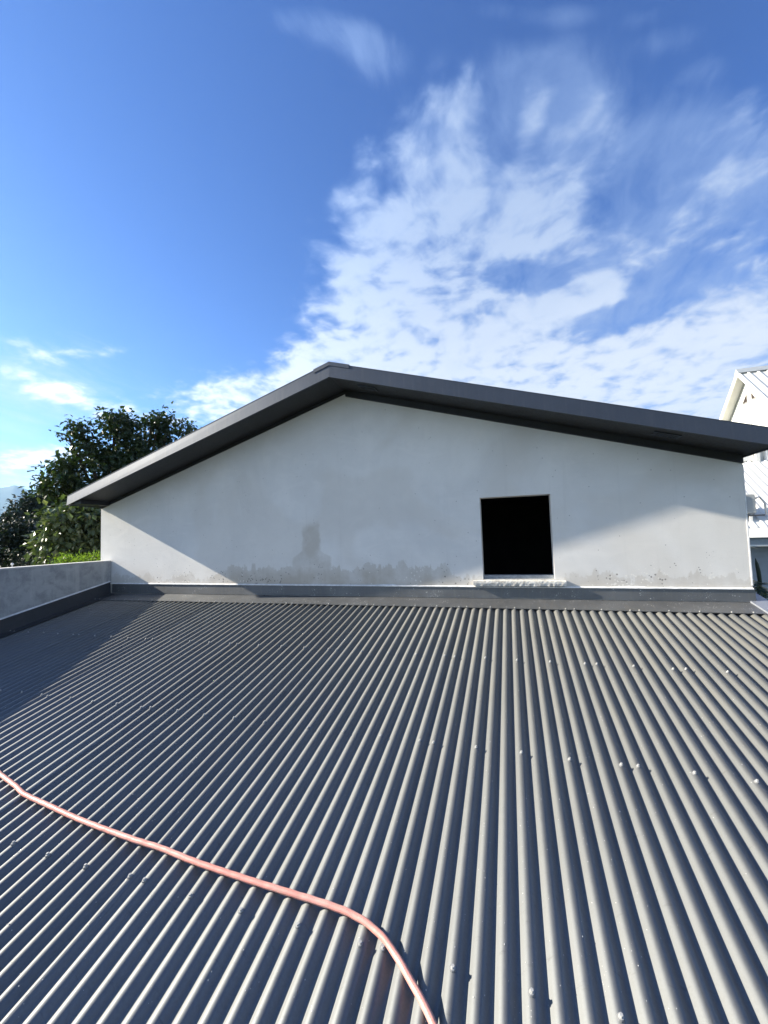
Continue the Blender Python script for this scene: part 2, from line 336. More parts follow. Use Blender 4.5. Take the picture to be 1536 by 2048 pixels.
ROOF_BASE = (0.203, 0.211, 0.211); ROOF_ROUGH = 0.61; ROOF_METAL = 0.95
M = dict(
    roof=material('roof_paint', m_roofpaint),
    flash=material('flashing_paint', m_steel((0.125, 0.13, 0.135), 0.46, 0.9, dirt=0.30, metal=0.6)),
    flash_side=material('side_flashing_paint', m_steel((0.06, 0.065, 0.075), 0.5, 0.2)),
    fascia=material('fascia_paint', m_steel((0.070, 0.079, 0.095), 0.45, 0.10, dirt=0.10, metal=0.85)),
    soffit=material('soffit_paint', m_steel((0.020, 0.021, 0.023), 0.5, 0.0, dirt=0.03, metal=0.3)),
    barge=material('capping_paint', m_steel((0.24, 0.26, 0.30), 0.45, 0.2)),
    wall=material('cement_render', m_render),
    parapet=material('parapet_render', m_parapet),
    parcap=material('parapet_top', m_plain((0.62, 0.62, 0.60), 0.9, 0.2, 0.3, 5)),
    mortar=material('mortar', m_cement_white),
    bead=material('sealant', m_plain((0.78, 0.78, 0.77), 0.6, 0.4, 0.25, 20)),
    zinc=material('zinc', m_plain((0.42, 0.42, 0.40), 0.35, 0.7, 0.3, 60, 0.001)),
    rubber=material('screw_washer', m_plain((0.20, 0.205, 0.21), 0.5, 0.5, 0.3, 60, 0.001)),
    alu=material('window_metal', m_plain((0.30, 0.33, 0.36), 0.45, 0.5, 0.4, 18, 0.002)),
    dark=material('raw_interior', m_plain((0.05, 0.047, 0.045), 0.95, 0.1, 0.3, 3)),
    block=material('side_wall_render', m_plain((0.48, 0.48, 0.47), 0.92, 0.2, 0.2, 2)),
    hose=material('hose_plastic', m_hose),
    drop=material('water_drop', m_glassy_drop),
    white=material('white_paint', m_plain((0.80, 0.79, 0.74), 0.55, 0.4, 0.06, 3)),
    whitesheet=material('white_sheet', m_plain((0.76, 0.745, 0.69), 0.5, 0.4, 0.10, 4)),
    whitesoffit=material('white_soffit', m_plain((0.60, 0.60, 0.56), 0.7, 0.3, 0.1, 3)),
    brown=material('vent_mesh', m_plain((0.05, 0.038, 0.034), 0.8, 0.2, 0.4, 20)),
    greywall=material('annex_wall', m_plain((0.40, 0.43, 0.46), 0.85, 0.2, 0.2, 2)),
    galv=material('grey_gutter', m_plain((0.34, 0.37, 0.39), 0.5, 0.4, 0.15, 8)),
    black=material('black_steel', m_plain((0.06, 0.06, 0.065), 0.6, 0.4, 0.3, 9)),
    acwhite=material('ac_casing', m_plain((0.42, 0.43, 0.42), 0.5, 0.4, 0.15, 9)),
    pipe=material('pipe_lagging', m_plain((0.72, 0.70, 0.66), 0.8, 0.2, 0.2, 20)),
    bark=material('bark', m_plain((0.10, 0.075, 0.055), 0.95, 0.1, 0.5, 7, 0.02)),
    leaf_dark=material('leaf_dark', m_leaf((0.022, 0.040, 0.013), (0.045, 0.070, 0.022), (0.12, 0.13, 0.05), 0.36, 0.2)),
    leaf_mid=material('leaf_mid', m_leaf((0.06, 0.082, 0.032), (0.12, 0.15, 0.065), (0.26, 0.26, 0.14), 0.35, 0.2)),  # sunlit glint of the young tree put into these paler leaf colours
    leaf_lime=material('leaf_lime', m_leaf((0.12, 0.18, 0.025), (0.20, 0.27, 0.035), (0.30, 0.33, 0.06), 0.45, 0.4)),
    leaf_far=material('leaf_far', m_leaf((0.012, 0.022, 0.010), (0.024, 0.038, 0.018), (0.05, 0.06, 0.03), 0.5, 0.1)),
    tile=material('far_roof_tile', m_plain((0.42, 0.33, 0.28), 0.8, 0.2, 0.3, 5)),
    ground=material('ground_soil', m_plain((0.10, 0.11, 0.06), 0.95, 0.1, 0.4, 0.05, 0.05, (0.06, 0.08, 0.035))),
    hill=material('mountain_forest', m_plain((0.05, 0.075, 0.05), 0.95, 0.1, 0.4, 0.004, 0.5, (0.035, 0.055, 0.035))),
)


# ---------------------------------------------------------------- mesh helpers
class MB:
    def __init__(s): s.v = []; s.f = []; s.mi = []; s.cur = 0; s.uv = None
    def quad(s, *ps):
        i = len(s.v); s.v += [tuple(p) for p in ps]; s.f.append(tuple(range(i, i + len(ps)))); s.mi.append(s.cur)
    def hexa(s, p):
        """8 corners: bottom ring 0-3 (counter-clockwise from above), top ring 4-7"""
        i = len(s.v); s.v += [tuple(q) for q in p]
        for f in ((3, 2, 1, 0), (4, 5, 6, 7), (0, 1, 5, 4), (1, 2, 6, 5), (2, 3, 7, 6), (3, 0, 4, 7)):
            s.f.append(tuple(i + k for k in f)); s.mi.append(s.cur)
    def box(s, x0, x1, y0, y1, z0, z1):
        s.hexa([(x0, y0, z0), (x1, y0, z0), (x1, y1, z0), (x0, y1, z0), (x0, y0, z1), (x1, y0, z1), (x1, y1, z1), (x0, y1, z1)])
    def tube(s, pts, rad, n=8, caps=True):
        pts = [Vector(p) for p in pts]; rr = rad if isinstance(rad, (list, tuple)) else [rad] * len(pts)
        base = len(s.v); prev = None
        for k, p in enumerate(pts):
            d = (pts[min(k + 1, len(pts) - 1)] - pts[max(k - 1, 0)]).normalized()
            a = Vector((0, 0, 1)) if abs(d.z) < 0.9 else Vector((1, 0, 0))
            if prev is None: u = d.cross(a).normalized()
            else: u = (prev - d * prev.dot(d)).normalized()
            prev = u; w = d.cross(u)
            for j in range(n):
                t = 2 * math.pi * j / n
                s.v.append(tuple(p + (u * math.cos(t) + w * math.sin(t)) * rr[k]))
        for k in range(len(pts) - 1):
            for j in range(n):
                a0 = base + k * n + j; a1 = base + k * n + (j + 1) % n
                s.f.append((a0, a1, a1 + n, a0 + n)); s.mi.append(s.cur)
        if caps:
            s.f.append(tuple(base + j for j in reversed(range(n)))); s.mi.append(s.cur)
            e = base + (len(pts) - 1) * n
            s.f.append(tuple(e + j for j in range(n))); s.mi.append(s.cur)
    def mesh(s, name, mats, smooth=False):
        me = bpy.data.meshes.new(name); me.from_pydata(s.v, [], s.f)
        for mm in (mats if isinstance(mats, (list, tuple)) else [mats]): me.materials.append(mm)
        if any(s.mi): me.polygons.foreach_set('material_index', s.mi)
        if smooth: me.polygons.foreach_set('use_smooth', [True] * len(s.f))
        me.update(); return me
    def build(s, name, mats, parent=None, smooth=False, bevel=0.0, loc=(0, 0, 0)):
        o = bpy.data.objects.new(name, s.mesh(name, mats, smooth)); COL.objects.link(o)
        if parent is not None:
            o.parent = parent; o.location = Vector(loc) - world(parent)
        else: o.location = loc
        if bevel:
            b = o.modifiers.new('bevel', 'BEVEL'); b.width = bevel; b.segments = 2; b.limit_method = 'ANGLE'
        return o


def world(o):
    v = Vector((0, 0, 0))
    while o is not None: v = v + o.location; o = o.parent
    return v


def thing(name, label, cat, loc=(0, 0, 0), group=None):
    o = bpy.data.objects.new(name, None); COL.objects.link(o); o.location = loc; o.empty_display_size = 0.2
    return tag(o, label, cat, group)


def tag(o, label=None, cat=None, group=None, kind=None):
    for k, v in (('label', label), ('category', cat), ('group', group), ('kind', kind)):
        if v: o[k] = v
    return o


SL = 0.20355                      # rise of the corrugated roof per metre towards the wall
P_ = 0.0762                       # corrugation pitch
AMP = 0.0124                      # half the corrugation depth


def crest(y): return SL * y       # height of the crest plane


# ================================================================ setting
GZ = -4.6
g = MB(); N_ = 24
for i in range(N_):
    for j in range(N_):
        f = lambda t: math.copysign(abs(t) ** 3, t) * 9000
        x0, x1 = f(-1 + 2 * i / N_), f(-1 + 2 * (i + 1) / N_); y0, y1 = f(-1 + 2 * j / N_), f(-1 + 2 * (j + 1) / N_)
        g.quad((x0, y0, GZ), (x1, y0, GZ), (x1, y1, GZ), (x0, y1, GZ))
tag(g.build('ground', M['ground']), 'dark green ground stretching away behind the trees', kind='structure')

# mountains
MT = 4200.0
prof = [(-100, 2.5), (-88, 4.4), (-78, 5.0), (-70, 5.6), (-64, 6.3), (-60.64, 6.15), (-59.5, 6.57), (-58.22, 5.96), (-57.58, 6.36), (-56.65, 5.87), (-56.11, 6.44), (-54.49, 6.74), (-51, 6.3), (-47, 5.9), (-42, 5.2), (-36, 4.3), (-30, 3.2), (-24, 2.0), (-18, 1.2), (-10, 0.6)]


def prof_at(a):
    for (a0, e0), (a1, e1) in zip(prof, prof[1:]):
        if a0 <= a <= a1:
            t = (a - a0) / (a1 - a0); return e0 + (e1 - e0) * t
    return 0


rnd = random.Random(5)
mv, mf = [], []
NA, ND = 361, 10
jit = [rnd.uniform(-1, 1) for _ in range(NA)]
for i in range(NA):
    a = -100 + 90 * i / (NA - 1); e = prof_at(a)
    hgt = math.tan(R(e)) * MT
    for j in range(ND):
        t = j / (ND - 1)
        rr = MT * (0.72 + 0.28 * t); wob = math.sin(a * 2.1 + j) * 0.5 + math.sin(a * 5.3 + 2 * j) * 0.3
        hh = hgt * (t ** 1.25) + (0 if j == ND - 1 else wob * 22 * t) + (jit[i] * 3 if j == ND - 1 else 0)
        mv.append((-0.22 + rr * math.sin(R(a)), -4.45 + rr * math.cos(R(a)), GZ - 2 + max(0, hh)))
    mv.append((-0.22 + MT * 1.5 * math.sin(R(a)), -4.45 + MT * 1.5 * math.cos(R(a)), GZ - 2))
for i in range(NA - 1):
    for j in range(ND):
        a0 = i * (ND + 1) + j; mf.append((a0, a0 + 1, a0 + ND + 2, a0 + ND + 1))
me = bpy.data.meshes.new('mountain_range'); me.from_pydata(mv, [], mf); me.materials.append(M['hill']); me.polygons.foreach_set('use_smooth', [True] * len(mf))
mo = bpy.data.objects.new('mountain_range', me); COL.objects.link(mo)
tag(mo, 'hazy blue mountain range low on the left horizon', kind='structure')

# ================================================================ gabled building
WL, WR = -5.935, 1.797
AX, AZ = -2.035, 2.436            # apex of the soffit line
SLL, SLR = 0.3095 * 0.985, 0.2935


def soff(x): return AZ - (AX - x) * SLL if x < AX else AZ - (x - AX) * SLR


D_ = 0.46                         # how far the roof oversails the wall
BACK = 7.2
gb = thing('gabled_building', 'grey rendered gabled building with charcoal roof edge above the corrugated roof', 'building', (-2.0, 0, GZ))
wx0, wx1, wz0, wz1 = -0.530, 0.172, 0.196, 1.066
TH = 0.17
w = MB()


def wallpanel(mb, xs, zlo, zhi):
    """front wall strip between successive xs, zlo/zhi functions"""
    for a, b in zip(xs, xs[1:]):
        mb.hexa([(a, 0, zlo(a)), (b, 0, zlo(b)), (b, TH, zlo(b)), (a, TH, zlo(a)), (a, 0, zhi(a)), (b, 0, zhi(b)), (b, TH, zhi(b)), (a, TH, zhi(a))])


top = lambda x: soff(x) + 0.03
# one closed shell: outline with a window opening
def shell(mb):
    fr = [(WL, GZ), (wx0, GZ), (wx1, GZ), (WR, GZ)]
    P = {}
    def v(x, y, z):
        k = (round(x, 4), round(y, 4), round(z, 4))
        if k not in P: P[k] = len(mb.v); mb.v.append(k)
        return P[k]
    def face(pts, y, flip):
        ids = [v(x, y, z) for x, z in pts]
        mb.f.append(tuple(ids if not flip else reversed(ids))); mb.mi.append(0)
    polys = [
        [(WL, GZ), (wx0, GZ), (wx0, wz0), (wx0, wz1), (wx0, top(wx0)), (AX, top(AX)), (WL, top(WL))],
        [(wx0, GZ), (wx1, GZ), (wx1, wz0), (wx0, wz0)],
        [(wx0, wz1), (wx1, wz1), (wx1, top(wx1)), (wx0, top(wx0))],
        [(wx1, GZ), (WR, GZ), (WR, top(WR)), (wx1, top(wx1)), (wx1, wz1), (wx1, wz0)]]
    for pl in polys: face(pl, 0, False); face(pl, TH, True)
    for (a, b) in (((wx0, wz0), (wx1, wz0)), ((wx1, wz0), (wx1, wz1)), ((wx1, wz1), (wx0, wz1)), ((wx0, wz1), (wx0, wz0)),
                   ((WR, GZ), (WR, top(WR))), ((WL, top(WL)), (WL, GZ))):
        mb.f.append((v(a[0], 0, a[1]), v(a[0], TH, a[1]), v(b[0], TH, b[1]), v(b[0], 0, b[1]))); mb.mi.append(0)


shell(w)
w.build('front_wall', M['wall'], gb)
for nm, x0, x1 in (('side_wall', WL, WL + TH), ('side_wall', WR - TH, WR)):
    b = MB(); b.hexa([(x0, TH + .002, GZ), (x1, TH + .002, GZ), (x1, BACK - TH, GZ), (x0, BACK - TH, GZ), (x0, TH + .002, soff(x0) - .0), (x1, TH + .002, soff(x1)), (x1, BACK - TH, soff(x1)), (x0, BACK - TH, soff(x0))])
    b.build(nm, M['block'], gb)
b = MB()
for a, c in ((WL, AX), (AX, WR)):
    b.hexa([(a, BACK - TH + .002, GZ), (c, BACK - TH + .002, GZ), (c, BACK, GZ), (a, BACK, GZ), (a, BACK - TH + .002, soff(a)), (c, BACK - TH + .002, soff(c)), (c, BACK, soff(c)), (a, BACK, soff(a))])
b.build('back_wall', M['block'], gb)
# the bare dark room behind the opening: floor, ceiling and partitions
b = MB(); b.box(WL + TH + .01, WR - TH - .01, TH + .004, BACK - TH - .01, -0.35, -0.25); b.build('room_floor', M['dark'], gb)
b = MB(); b.box(WL + TH + .01, WR - TH - .01, TH + .004, BACK - TH - .01, 1.20, 1.25); b.build('room_ceiling', M['dark'], gb)
b = MB(); b.box(-1.9, -1.8, TH + .004, 3.4, -0.25, 1.2); b.box(1.3, 1.4, TH + .004, 3.4, -0.25, 1.2); b.box(-1.9, 1.4, 3.41, 3.5, -0.25, 1.2); b.build('partition', M['dark'], gb)

# roof cover: two slopes with slim ribs
for sgn, xe in ((-1, WL - 0.02), (1, WR + 0.03)):
    b = MB(); z0, z1 = soff(AX) + 0.14, soff(xe) + 0.125
    b.hexa([(min(AX, xe), -D_ + .012, (z0 if sgn > 0 else z1)), (max(AX, xe), -D_ + .012, (z1 if sgn > 0 else z0)), (max(AX, xe), BACK + .3, (z1 if sgn > 0 else z0)), (min(AX, xe), BACK + .3, (z0 if sgn > 0 else z1)),
            (min(AX, xe), -D_ + .012, (z0 if sgn > 0 else z1) + .012), (max(AX, xe), -D_ + .012, (z1 if sgn > 0 else z0) + .012), (max(AX, xe), BACK + .3, (z1 if sgn > 0 else z0) + .012), (min(AX, xe), BACK + .3, (z0 if sgn > 0 else z1) + .012)])
    b.build('roof_slope', M['fascia'], gb)
    # fascia board along the rake, its front folded sheet
    f = MB()
    hA, hE = 0.158, 0.128 if sgn < 0 else 0.142
    xa, xb = (xe, AX) if sgn < 0 else (AX, xe)
    za, zb = soff(xa), soff(xb); ha, hb = (hE, hA) if sgn < 0 else (hA, hE)
    e = -0.0006 * sgn * 0
    f.hexa([(xa, -D_ - .014, za), (xb, -D_ - .014, zb), (xb, -D_ + .010, zb), (xa, -D_ + .010, za),
            (xa, -D_, za + ha), (xb, -D_, zb + hb), (xb, -D_ + .010, zb + hb), (xa, -D_ + .010, za + ha)])
    f.build('fascia', M['fascia'], gb)
    # narrow folded lip on top of the fascia
    f = MB()
    f.hexa([(xa, -D_ - .002, za + ha + .001), (xb, -D_ - .002, zb + hb + .001), (xb, -D_ + .06, zb + hb + .001), (xa, -D_ + .06, za + ha + .001),
            (xa, -D_ - .002, za + ha + .007), (xb, -D_ - .002, zb + hb + .007), (xb, -D_ + .06, zb + hb + .007), (xa, -D_ + .06, za + ha + .007)])
    f.build('fascia_lip', M['fascia'], gb)
    # soffit sheet with grooves
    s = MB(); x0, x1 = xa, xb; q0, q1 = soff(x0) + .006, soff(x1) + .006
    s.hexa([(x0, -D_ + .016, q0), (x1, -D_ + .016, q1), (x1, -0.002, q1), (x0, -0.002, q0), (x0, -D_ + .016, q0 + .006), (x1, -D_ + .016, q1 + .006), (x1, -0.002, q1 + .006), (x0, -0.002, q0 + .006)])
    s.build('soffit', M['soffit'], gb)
    # ridge cap flange
    c = MB(); L = 0.19 if sgn < 0 else 0.235
    xq = AX + sgn * L
    zr0 = soff(AX) + hA + .009; zr1 = soff(xq) + hA - (hA - hE) * L / abs(xe - AX) + .009
    xa2, xb2 = (xq, AX) if sgn < 0 else (AX, xq); za2, zb2 = (zr1, zr0) if sgn < 0 else (zr0, zr1)
    c.hexa([(xa2, -D_ - .0085, za2 - .036), (xb2, -D_ - .0085, zb2 - .036), (xb2, -D_ - .006, zb2 - .036), (xa2, -D_ - .006, za2 - .036),
            (xa2, -D_ - .005, za2 + .004), (xb2, -D_ - .005, zb2 + .004), (xb2, -D_ - .0025, zb2 + .004), (xa2, -D_ - .0025, za2 + .004)])
    c.hexa([(xa2, -D_ - .005, za2 + .0045), (xb2, -D_ - .005, zb2 + .0045), (xb2, BACK + .3, zb2 + .0045), (xa2, BACK + .3, za2 + .0045),
            (xa2, -D_ - .005, za2 + .008), (xb2, -D_ - .005, zb2 + .008), (xb2, BACK + .3, zb2 + .008), (xa2, BACK + .3, za2 + .008)])
    c.build('ridge_cap', M['fascia'], gb)
    # eave end boards
    b = MB(); ex0, ex1 = (xe, xe + .014) if sgn < 0 else (xe - .014, xe)
    b.box(ex0, ex1, -D_ + .016, BACK + .3, soff(xe) - .004, soff(xe) + hE - .004); b.build('eave_board', M['fascia'], gb)
    # trim between wall and soffit
    t = MB(); h_ = 0.070 if sgn > 0 else 0.035
    x0, x1 = (WL + .01, AX) if sgn < 0 else (AX + .002, WR - .004)
    y0 = -0.028 if sgn > 0 else -0.022
    t.hexa([(x0, y0, soff(x0) - h_), (x1, y0, soff(x1) - h_), (x1, -.002, soff(x1) - h_), (x0, -.002, soff(x0) - h_), (x0, y0, soff(x0) + .004), (x1, y0, soff(x1) + .004), (x1, -.002, soff(x1) + .004), (x0, -.002, soff(x0) + .004)])
    t.build('wall_trim', M['soffit'], gb)
# box end of the left eave
b = MB(); zq = soff(WL) + .002
b.hexa([(WL - .004, -D_ + .016, zq - .001), (WL + .20, -D_ + .016, zq + .004), (WL + .20, -.03, zq + .004), (WL - .004, -.03, zq - .001),
        (WL - .004, -D_ + .016, zq + .003), (WL + .20, -D_ + .016, soff(WL + .2) - .001), (WL + .20, -.03, soff(WL + .2) - .001), (WL - .004, -.03, zq + .003)])
b.build('eave_box', M['soffit'], gb)
# slotted vents in the soffit
for vx in (-1.66, 1.13):
    vt = MB(); y0, y1, wv = -0.34, -0.22, 0.20
    for a, c, y_0, y_1 in ((-wv / 2, wv / 2, y0, y0 + .012), (-wv / 2, wv / 2, y1 - .012, y1), (-wv / 2, -wv / 2 + .012, y0 + .0125, y1 - .0125), (wv / 2 - .012, wv / 2, y0 + .0125, y1 - .0125)):
        vt.hexa([(a, y_0, -a * SLR - .005), (c, y_0, -c * SLR - .005), (c, y_1, -c * SLR - .005), (a, y_1, -a * SLR - .005), (a, y_0, -a * SLR + .004), (c, y_0, -c * SLR + .004), (c, y_1, -c * SLR + .004), (a, y_1, -a * SLR + .004)])
    vo = vt.build('soffit_vent', M['fascia'], gb, loc=(vx, 0, soff(vx)))
    for k in range(9):
        a = -wv / 2 + .018 + k * .0195; lv = MB()
        lv.hexa([(a, y0 + .0128, -a * SLR - .004), (a + .008, y0 + .0128, -(a + .008) * SLR - .004), (a + .008, y1 - .0128, -(a + .008) * SLR - .004), (a, y1 - .0128, -a * SLR - .004),
                 (a, y0 + .0128, -a * SLR + .002), (a + .008, y0 + .0128, -(a + .008) * SLR + .002), (a + .008, y1 - .0128, -(a + .008) * SLR + .002), (a, y1 - .0128, -a * SLR + .002)])
        lv.build('vent_slat', M['fascia'], vo, loc=(vx, 0, soff(vx)))
# window: rough sill, inner track, thin plaster arrises
rnd = random.Random(3)
s = MB(); nx = 40; sx0, sx1 = -0.630, 0.272
ring = []
for i in range(nx + 1):
    x = sx0 + (sx1 - sx0) * i / nx; j = lambda a: rnd.uniform(-a, a)
    ring.append([(x, -.002, .137), (x, -.052 + j(.003), .139 + j(.002)), (x, -.058 + j(.001), .167 + j(.0015)), (x, -.057 + j(.0015), .188 + j(.001)), (x, -.002, .193)])
base = len(s.v)
for rg in ring: s.v += rg
for i in range(nx):
    for k in range(4):
        a = base + i * 5 + k; s.f.append((a, a + 5, a + 6, a + 1)); s.mi.append(0)
s.f.append(tuple(base + k for k in range(5))); s.mi.append(0)
s.f.append(tuple(base + nx * 5 + k for k in reversed(range(5)))); s.mi.append(0)
s.build('window_sill', M['mortar'], gb)
s = MB(); s.box(wx0 + .002, wx1 - .002, 0.05, 0.15, wz0 + .001, wz0 + .042); s.build('window_track', M['alu'], gb)
s = MB(); s.box(wx0 + .003, wx1 - .003, 0.0, 0.048, wz0 + .0005, wz0 + .006); s.build('sill_screed', M['mortar'], gb)
# corner bead on the right arris of the wall and mortar line over the flashing
s = MB(); s.box(WR - .006, WR + .004, -.004, .02, .15, soff(WR) - .08); s.build('corner_bead', M['bead'], gb)
s = MB(); nx = 260; ring = []
for i in range(nx + 1):
    x = -5.725 + (WR + 5.725) * i / nx
    lump = max(0, math.sin(x * 3.1) + math.sin(x * 7.7 + 1) - 0.7) * .010 * rnd.uniform(.2, 1) if -3.1 < x < -1.5 or x > 0.4 else 0
    zt = .147 - .0022 * (x + 5.7) + rnd.uniform(-.0015, .0015) + lump
    zb_ = .1315 - .0022 * (x + 5.7)
    ring.append([(x, -.001, zb_), (x, -.020, zb_), (x, -.021 + rnd.uniform(-.001, .001), zb_ + .007), (x, -.001, zt)])
for rg in ring: s.v += rg
for i in range(nx):
    for k in range(3):
        a = i * 4 + k; s.f.append((a, a + 4, a + 5, a + 1)); s.mi.append(0)
s.f.append((0, 1, 2, 3)); s.mi.append(0); s.f.append((nx * 4 + 3, nx * 4 + 2, nx * 4 + 1, nx * 4)); s.mi.append(0)
s.build('sealant_bead', M['bead'], gb)

# ================================================================ corrugated roof
cr = thing('corrugated_roof', 'dark grey corrugated metal roof sloping down from the rendered wall', 'roof', (-2.0, -3, GZ))
Y0, Y1 = -7.4, -0.015
SPP = 14


def sheet(k0, k1, lift):
    mb = MB(); n = int((k1 + 0.30 - k0) * SPP)
    ys = [Y0 + (Y1 - Y0) * t / 24 for t in range(25)]
    r_ = random.Random(k0)
    for i in range(n + 1):
        k = k0 + i / SPP
        # crest rounder, pans a touch flatter than a sine
        c = math.cos(2 * math.pi * k); h = -AMP + AMP * (c - 0.10 * (math.cos(4 * math.pi * k) - 1))
        for j, y in enumerate(ys):
            wv = .0009 * math.sin(y * 2.7 + k0) + .0006 * math.sin(y * 6.1 + k * .35)
            e_ = max(0.0, (k - (k1 + .12)) / .18); mb.v.append((k * P_, y, crest(y) + h + lift + wv - .0015 + .0022 * e_ * (1 + .6 * math.sin(y * 4.3 + k0))))
    L = len(ys)
    for i in range(n):
        for j in range(L - 1):
            a = i * L + j; mb.f.append((a, a + L, a + L + 1, a + 1)); mb.mi.append(0)
    return mb


bounds = [-75, -62, -49, -36, -23, -10, 3, 16, 23.6]
sheets = []
for q, (a, b_) in enumerate(zip(bounds, bounds[1:])):
    o = sheet(a, b_, 0.0016 if q % 2 == 0 else .0).build('roof_sheet', M['roof'], cr, smooth=True)
    sheets.append((a, b_, o))
# screws: crest-fixed, in rows over the purlins
rows_ = [0.246, 1.239, 2.183, 3.133, 4.08, 5.03, 5.98]
sm = MB()
def disc(mb, z0, z1, r0, r1, n):
    i = len(mb.v)
    for z, r_ in ((z0, r0), (z1, r1)):
        for t in range(n): mb.v.append((r_ * math.cos(2 * math.pi * t / n), r_ * math.sin(2 * math.pi * t / n), z))
    for t in range(n): mb.f.append((i + t, i + (t + 1) % n, i + n + (t + 1) % n, i + n + t)); mb.mi.append(mb.cur)
    mb.f.append(tuple(i + n + t for t in range(n))); mb.mi.append(mb.cur)
sm.cur = 1; disc(sm, -.004, .0022, .0108, .0092, 12)
sm.cur = 0; disc(sm, .0022, .0040, .0080, .0076, 12); disc(sm, .0040, .0105, .0056, .0052, 6)
scr_me = sm.mesh('screw', [M['zinc'], M['rubber']])
sc_ang = math.atan(SL); cnt = 0
rs = random.Random(9)
for d_ in rows_[:5]:
    for k in range(-75, 24):
        if not ((k + 75) % 13 in (0, 1, 4, 7, 10) if k <= 3 else k in (4, 7, 10, 11, 14, 17, 20, 22)): continue
        x, y = k * P_ + rs.uniform(-.002, .002), -d_ + rs.uniform(-.006, .006)
        par = next((o for a, b_, o in sheets if a <= k < b_ or (k == 23 and b_ > 23)), sheets[-1][2])
        o = bpy.data.objects.new('screw', scr_me); COL.objects.link(o); o.parent = par
        o.location = Vector((x, y, crest(y) + .0008)) - world(par)
        o.rotation_euler = (sc_ang + rs.uniform(-.05, .05), rs.uniform(-.05, .05), rs.uniform(0, 1)); cnt += 1
print('screws', cnt)
# small beads of water and grit on the paint
dm = MB(); rd = random.Random(21)
for _ in range(3600):
    y = -(0.3 + rd.random() ** 0.6 * 3.9); k = rd.randint(-60, 22); off = rd.uniform(-.32, .32)
    x = (k + off) * P_; c = math.cos(2 * math.pi * off)
    if x < -4.5 - (y * .2): continue
    z = crest(y) - AMP + AMP * (c - 0.10 * (math.cos(4 * math.pi * off) - 1)) - .0006
    r_ = rd.choice((.0010, .0012, .0014, .0019)) * rd.uniform(.8, 1.1)
    tl = -AMP * 2 * math.pi / P_ * math.sin(2 * math.pi * off)
    ax = Vector((-tl, -SL, 1)).normalized(); u = ax.cross(Vector((0, 1, 0))).normalized(); v_ = ax.cross(u)
    i = len(dm.v)
    for rr, hh in ((1, 0), (.7, .55)):
        for t in range(6): dm.v.append(tuple(Vector((x, y, z)) + (u * math.cos(t * math.pi / 3) + v_ * math.sin(t * math.pi / 3) * 1.15) * r_ * rr + ax * r_ * hh))
    dm.v.append(tuple(Vector((x, y, z)) + ax * r_ * .75))
    for t in range(6):
        dm.f.append((i + t, i + (t + 1) % 6, i + 6 + (t + 1) % 6, i + 6 + t)); dm.mi.append(0)
        dm.f.append((i + 6 + t, i + 6 + (t + 1) % 6, i + 12)); dm.mi.append(0)
tag(dm.build('water_drops', M['drop'], cr, smooth=True), kind='stuff')
# wall flashing: upstand against the render and apron lapping over the crests
f = MB(); xs = [-5.70 + (WR + .012 + 5.70) * i / 40 for i in range(41)]
rf = random.Random(4)
up = [(x, rf.uniform(-.0012, .0012)) for x in xs]
for (xa, ja), (xb, jb) in zip(up, up[1:]):
    f.quad((xa, -.014 + ja, .006), (xb, -.014 + jb, .006), (xb, -.010, .1335 - .0022 * (xb + 5.7)), (xa, -.010, .1335 - .0022 * (xa + 5.7)))
f.build('flashing_upstand', M['flash'], cr)
f = MB()
lip = -.262
for (xa, ja), (xb, jb) in zip(up, up[1:]):
    for (ya, yb) in ((lip, -.14), (-.14, -.015)):
        za, zb_ = crest(ya) + .0045, crest(yb) + .0045
        f.quad((xa, ya, za + ja), (xb, ya, za + jb), (xb, yb, zb_ + jb), (xa, yb, zb_ + ja))
    f.quad((xa, lip + .001, crest(lip) - .001 + ja), (xb, lip + .001, crest(lip) - .001 + jb), (xb, lip, crest(lip) + .0045 + jb), (xa, lip, crest(lip) + .0045 + ja))
f.build('flashing_apron', M['flash'], cr)
# side flashing against the parapet
f = MB()
ysd = [-7.3, -6, -5, -4, -3, -2, -1, -.02]
for ya, yb in zip(ysd, ysd[1:]):
    f.quad((-5.712, ya, crest(ya) - .03), (-5.722, ya, crest(ya) + .163), (-5.722, yb, crest(yb) + .163), (-5.712, yb, crest(yb) - .03))
    f.quad((-5.728, ya, crest(ya) + .164), (-5.728, yb, crest(yb) + .164), (-5.710, yb, crest(yb) + .164), (-5.710, ya, crest(ya) + .164))
    f.quad((-5.722, ya, crest(ya) + .004), (-5.722, yb, crest(yb) + .004), (-5.60, yb, crest(yb) + .004), (-5.60, ya, crest(ya) + .004))
f.build('side_flashing', M['flash_side'], cr)
f = MB()
for ya, yb in zip(ysd, ysd[1:]):
    f.hexa([(-5.729, ya, crest(ya) + .165), (-5.716, ya, crest(ya) + .165), (-5.716, yb, crest(yb) + .165), (-5.729, yb, crest(yb) + .165),
            (-5.729, ya, crest(ya) + .180), (-5.722, ya, crest(ya) + .174), (-5.722, yb, crest(yb) + .174), (-5.729, yb, crest(yb) + .180)])
f.build('side_sealant', M['bead'], cr)
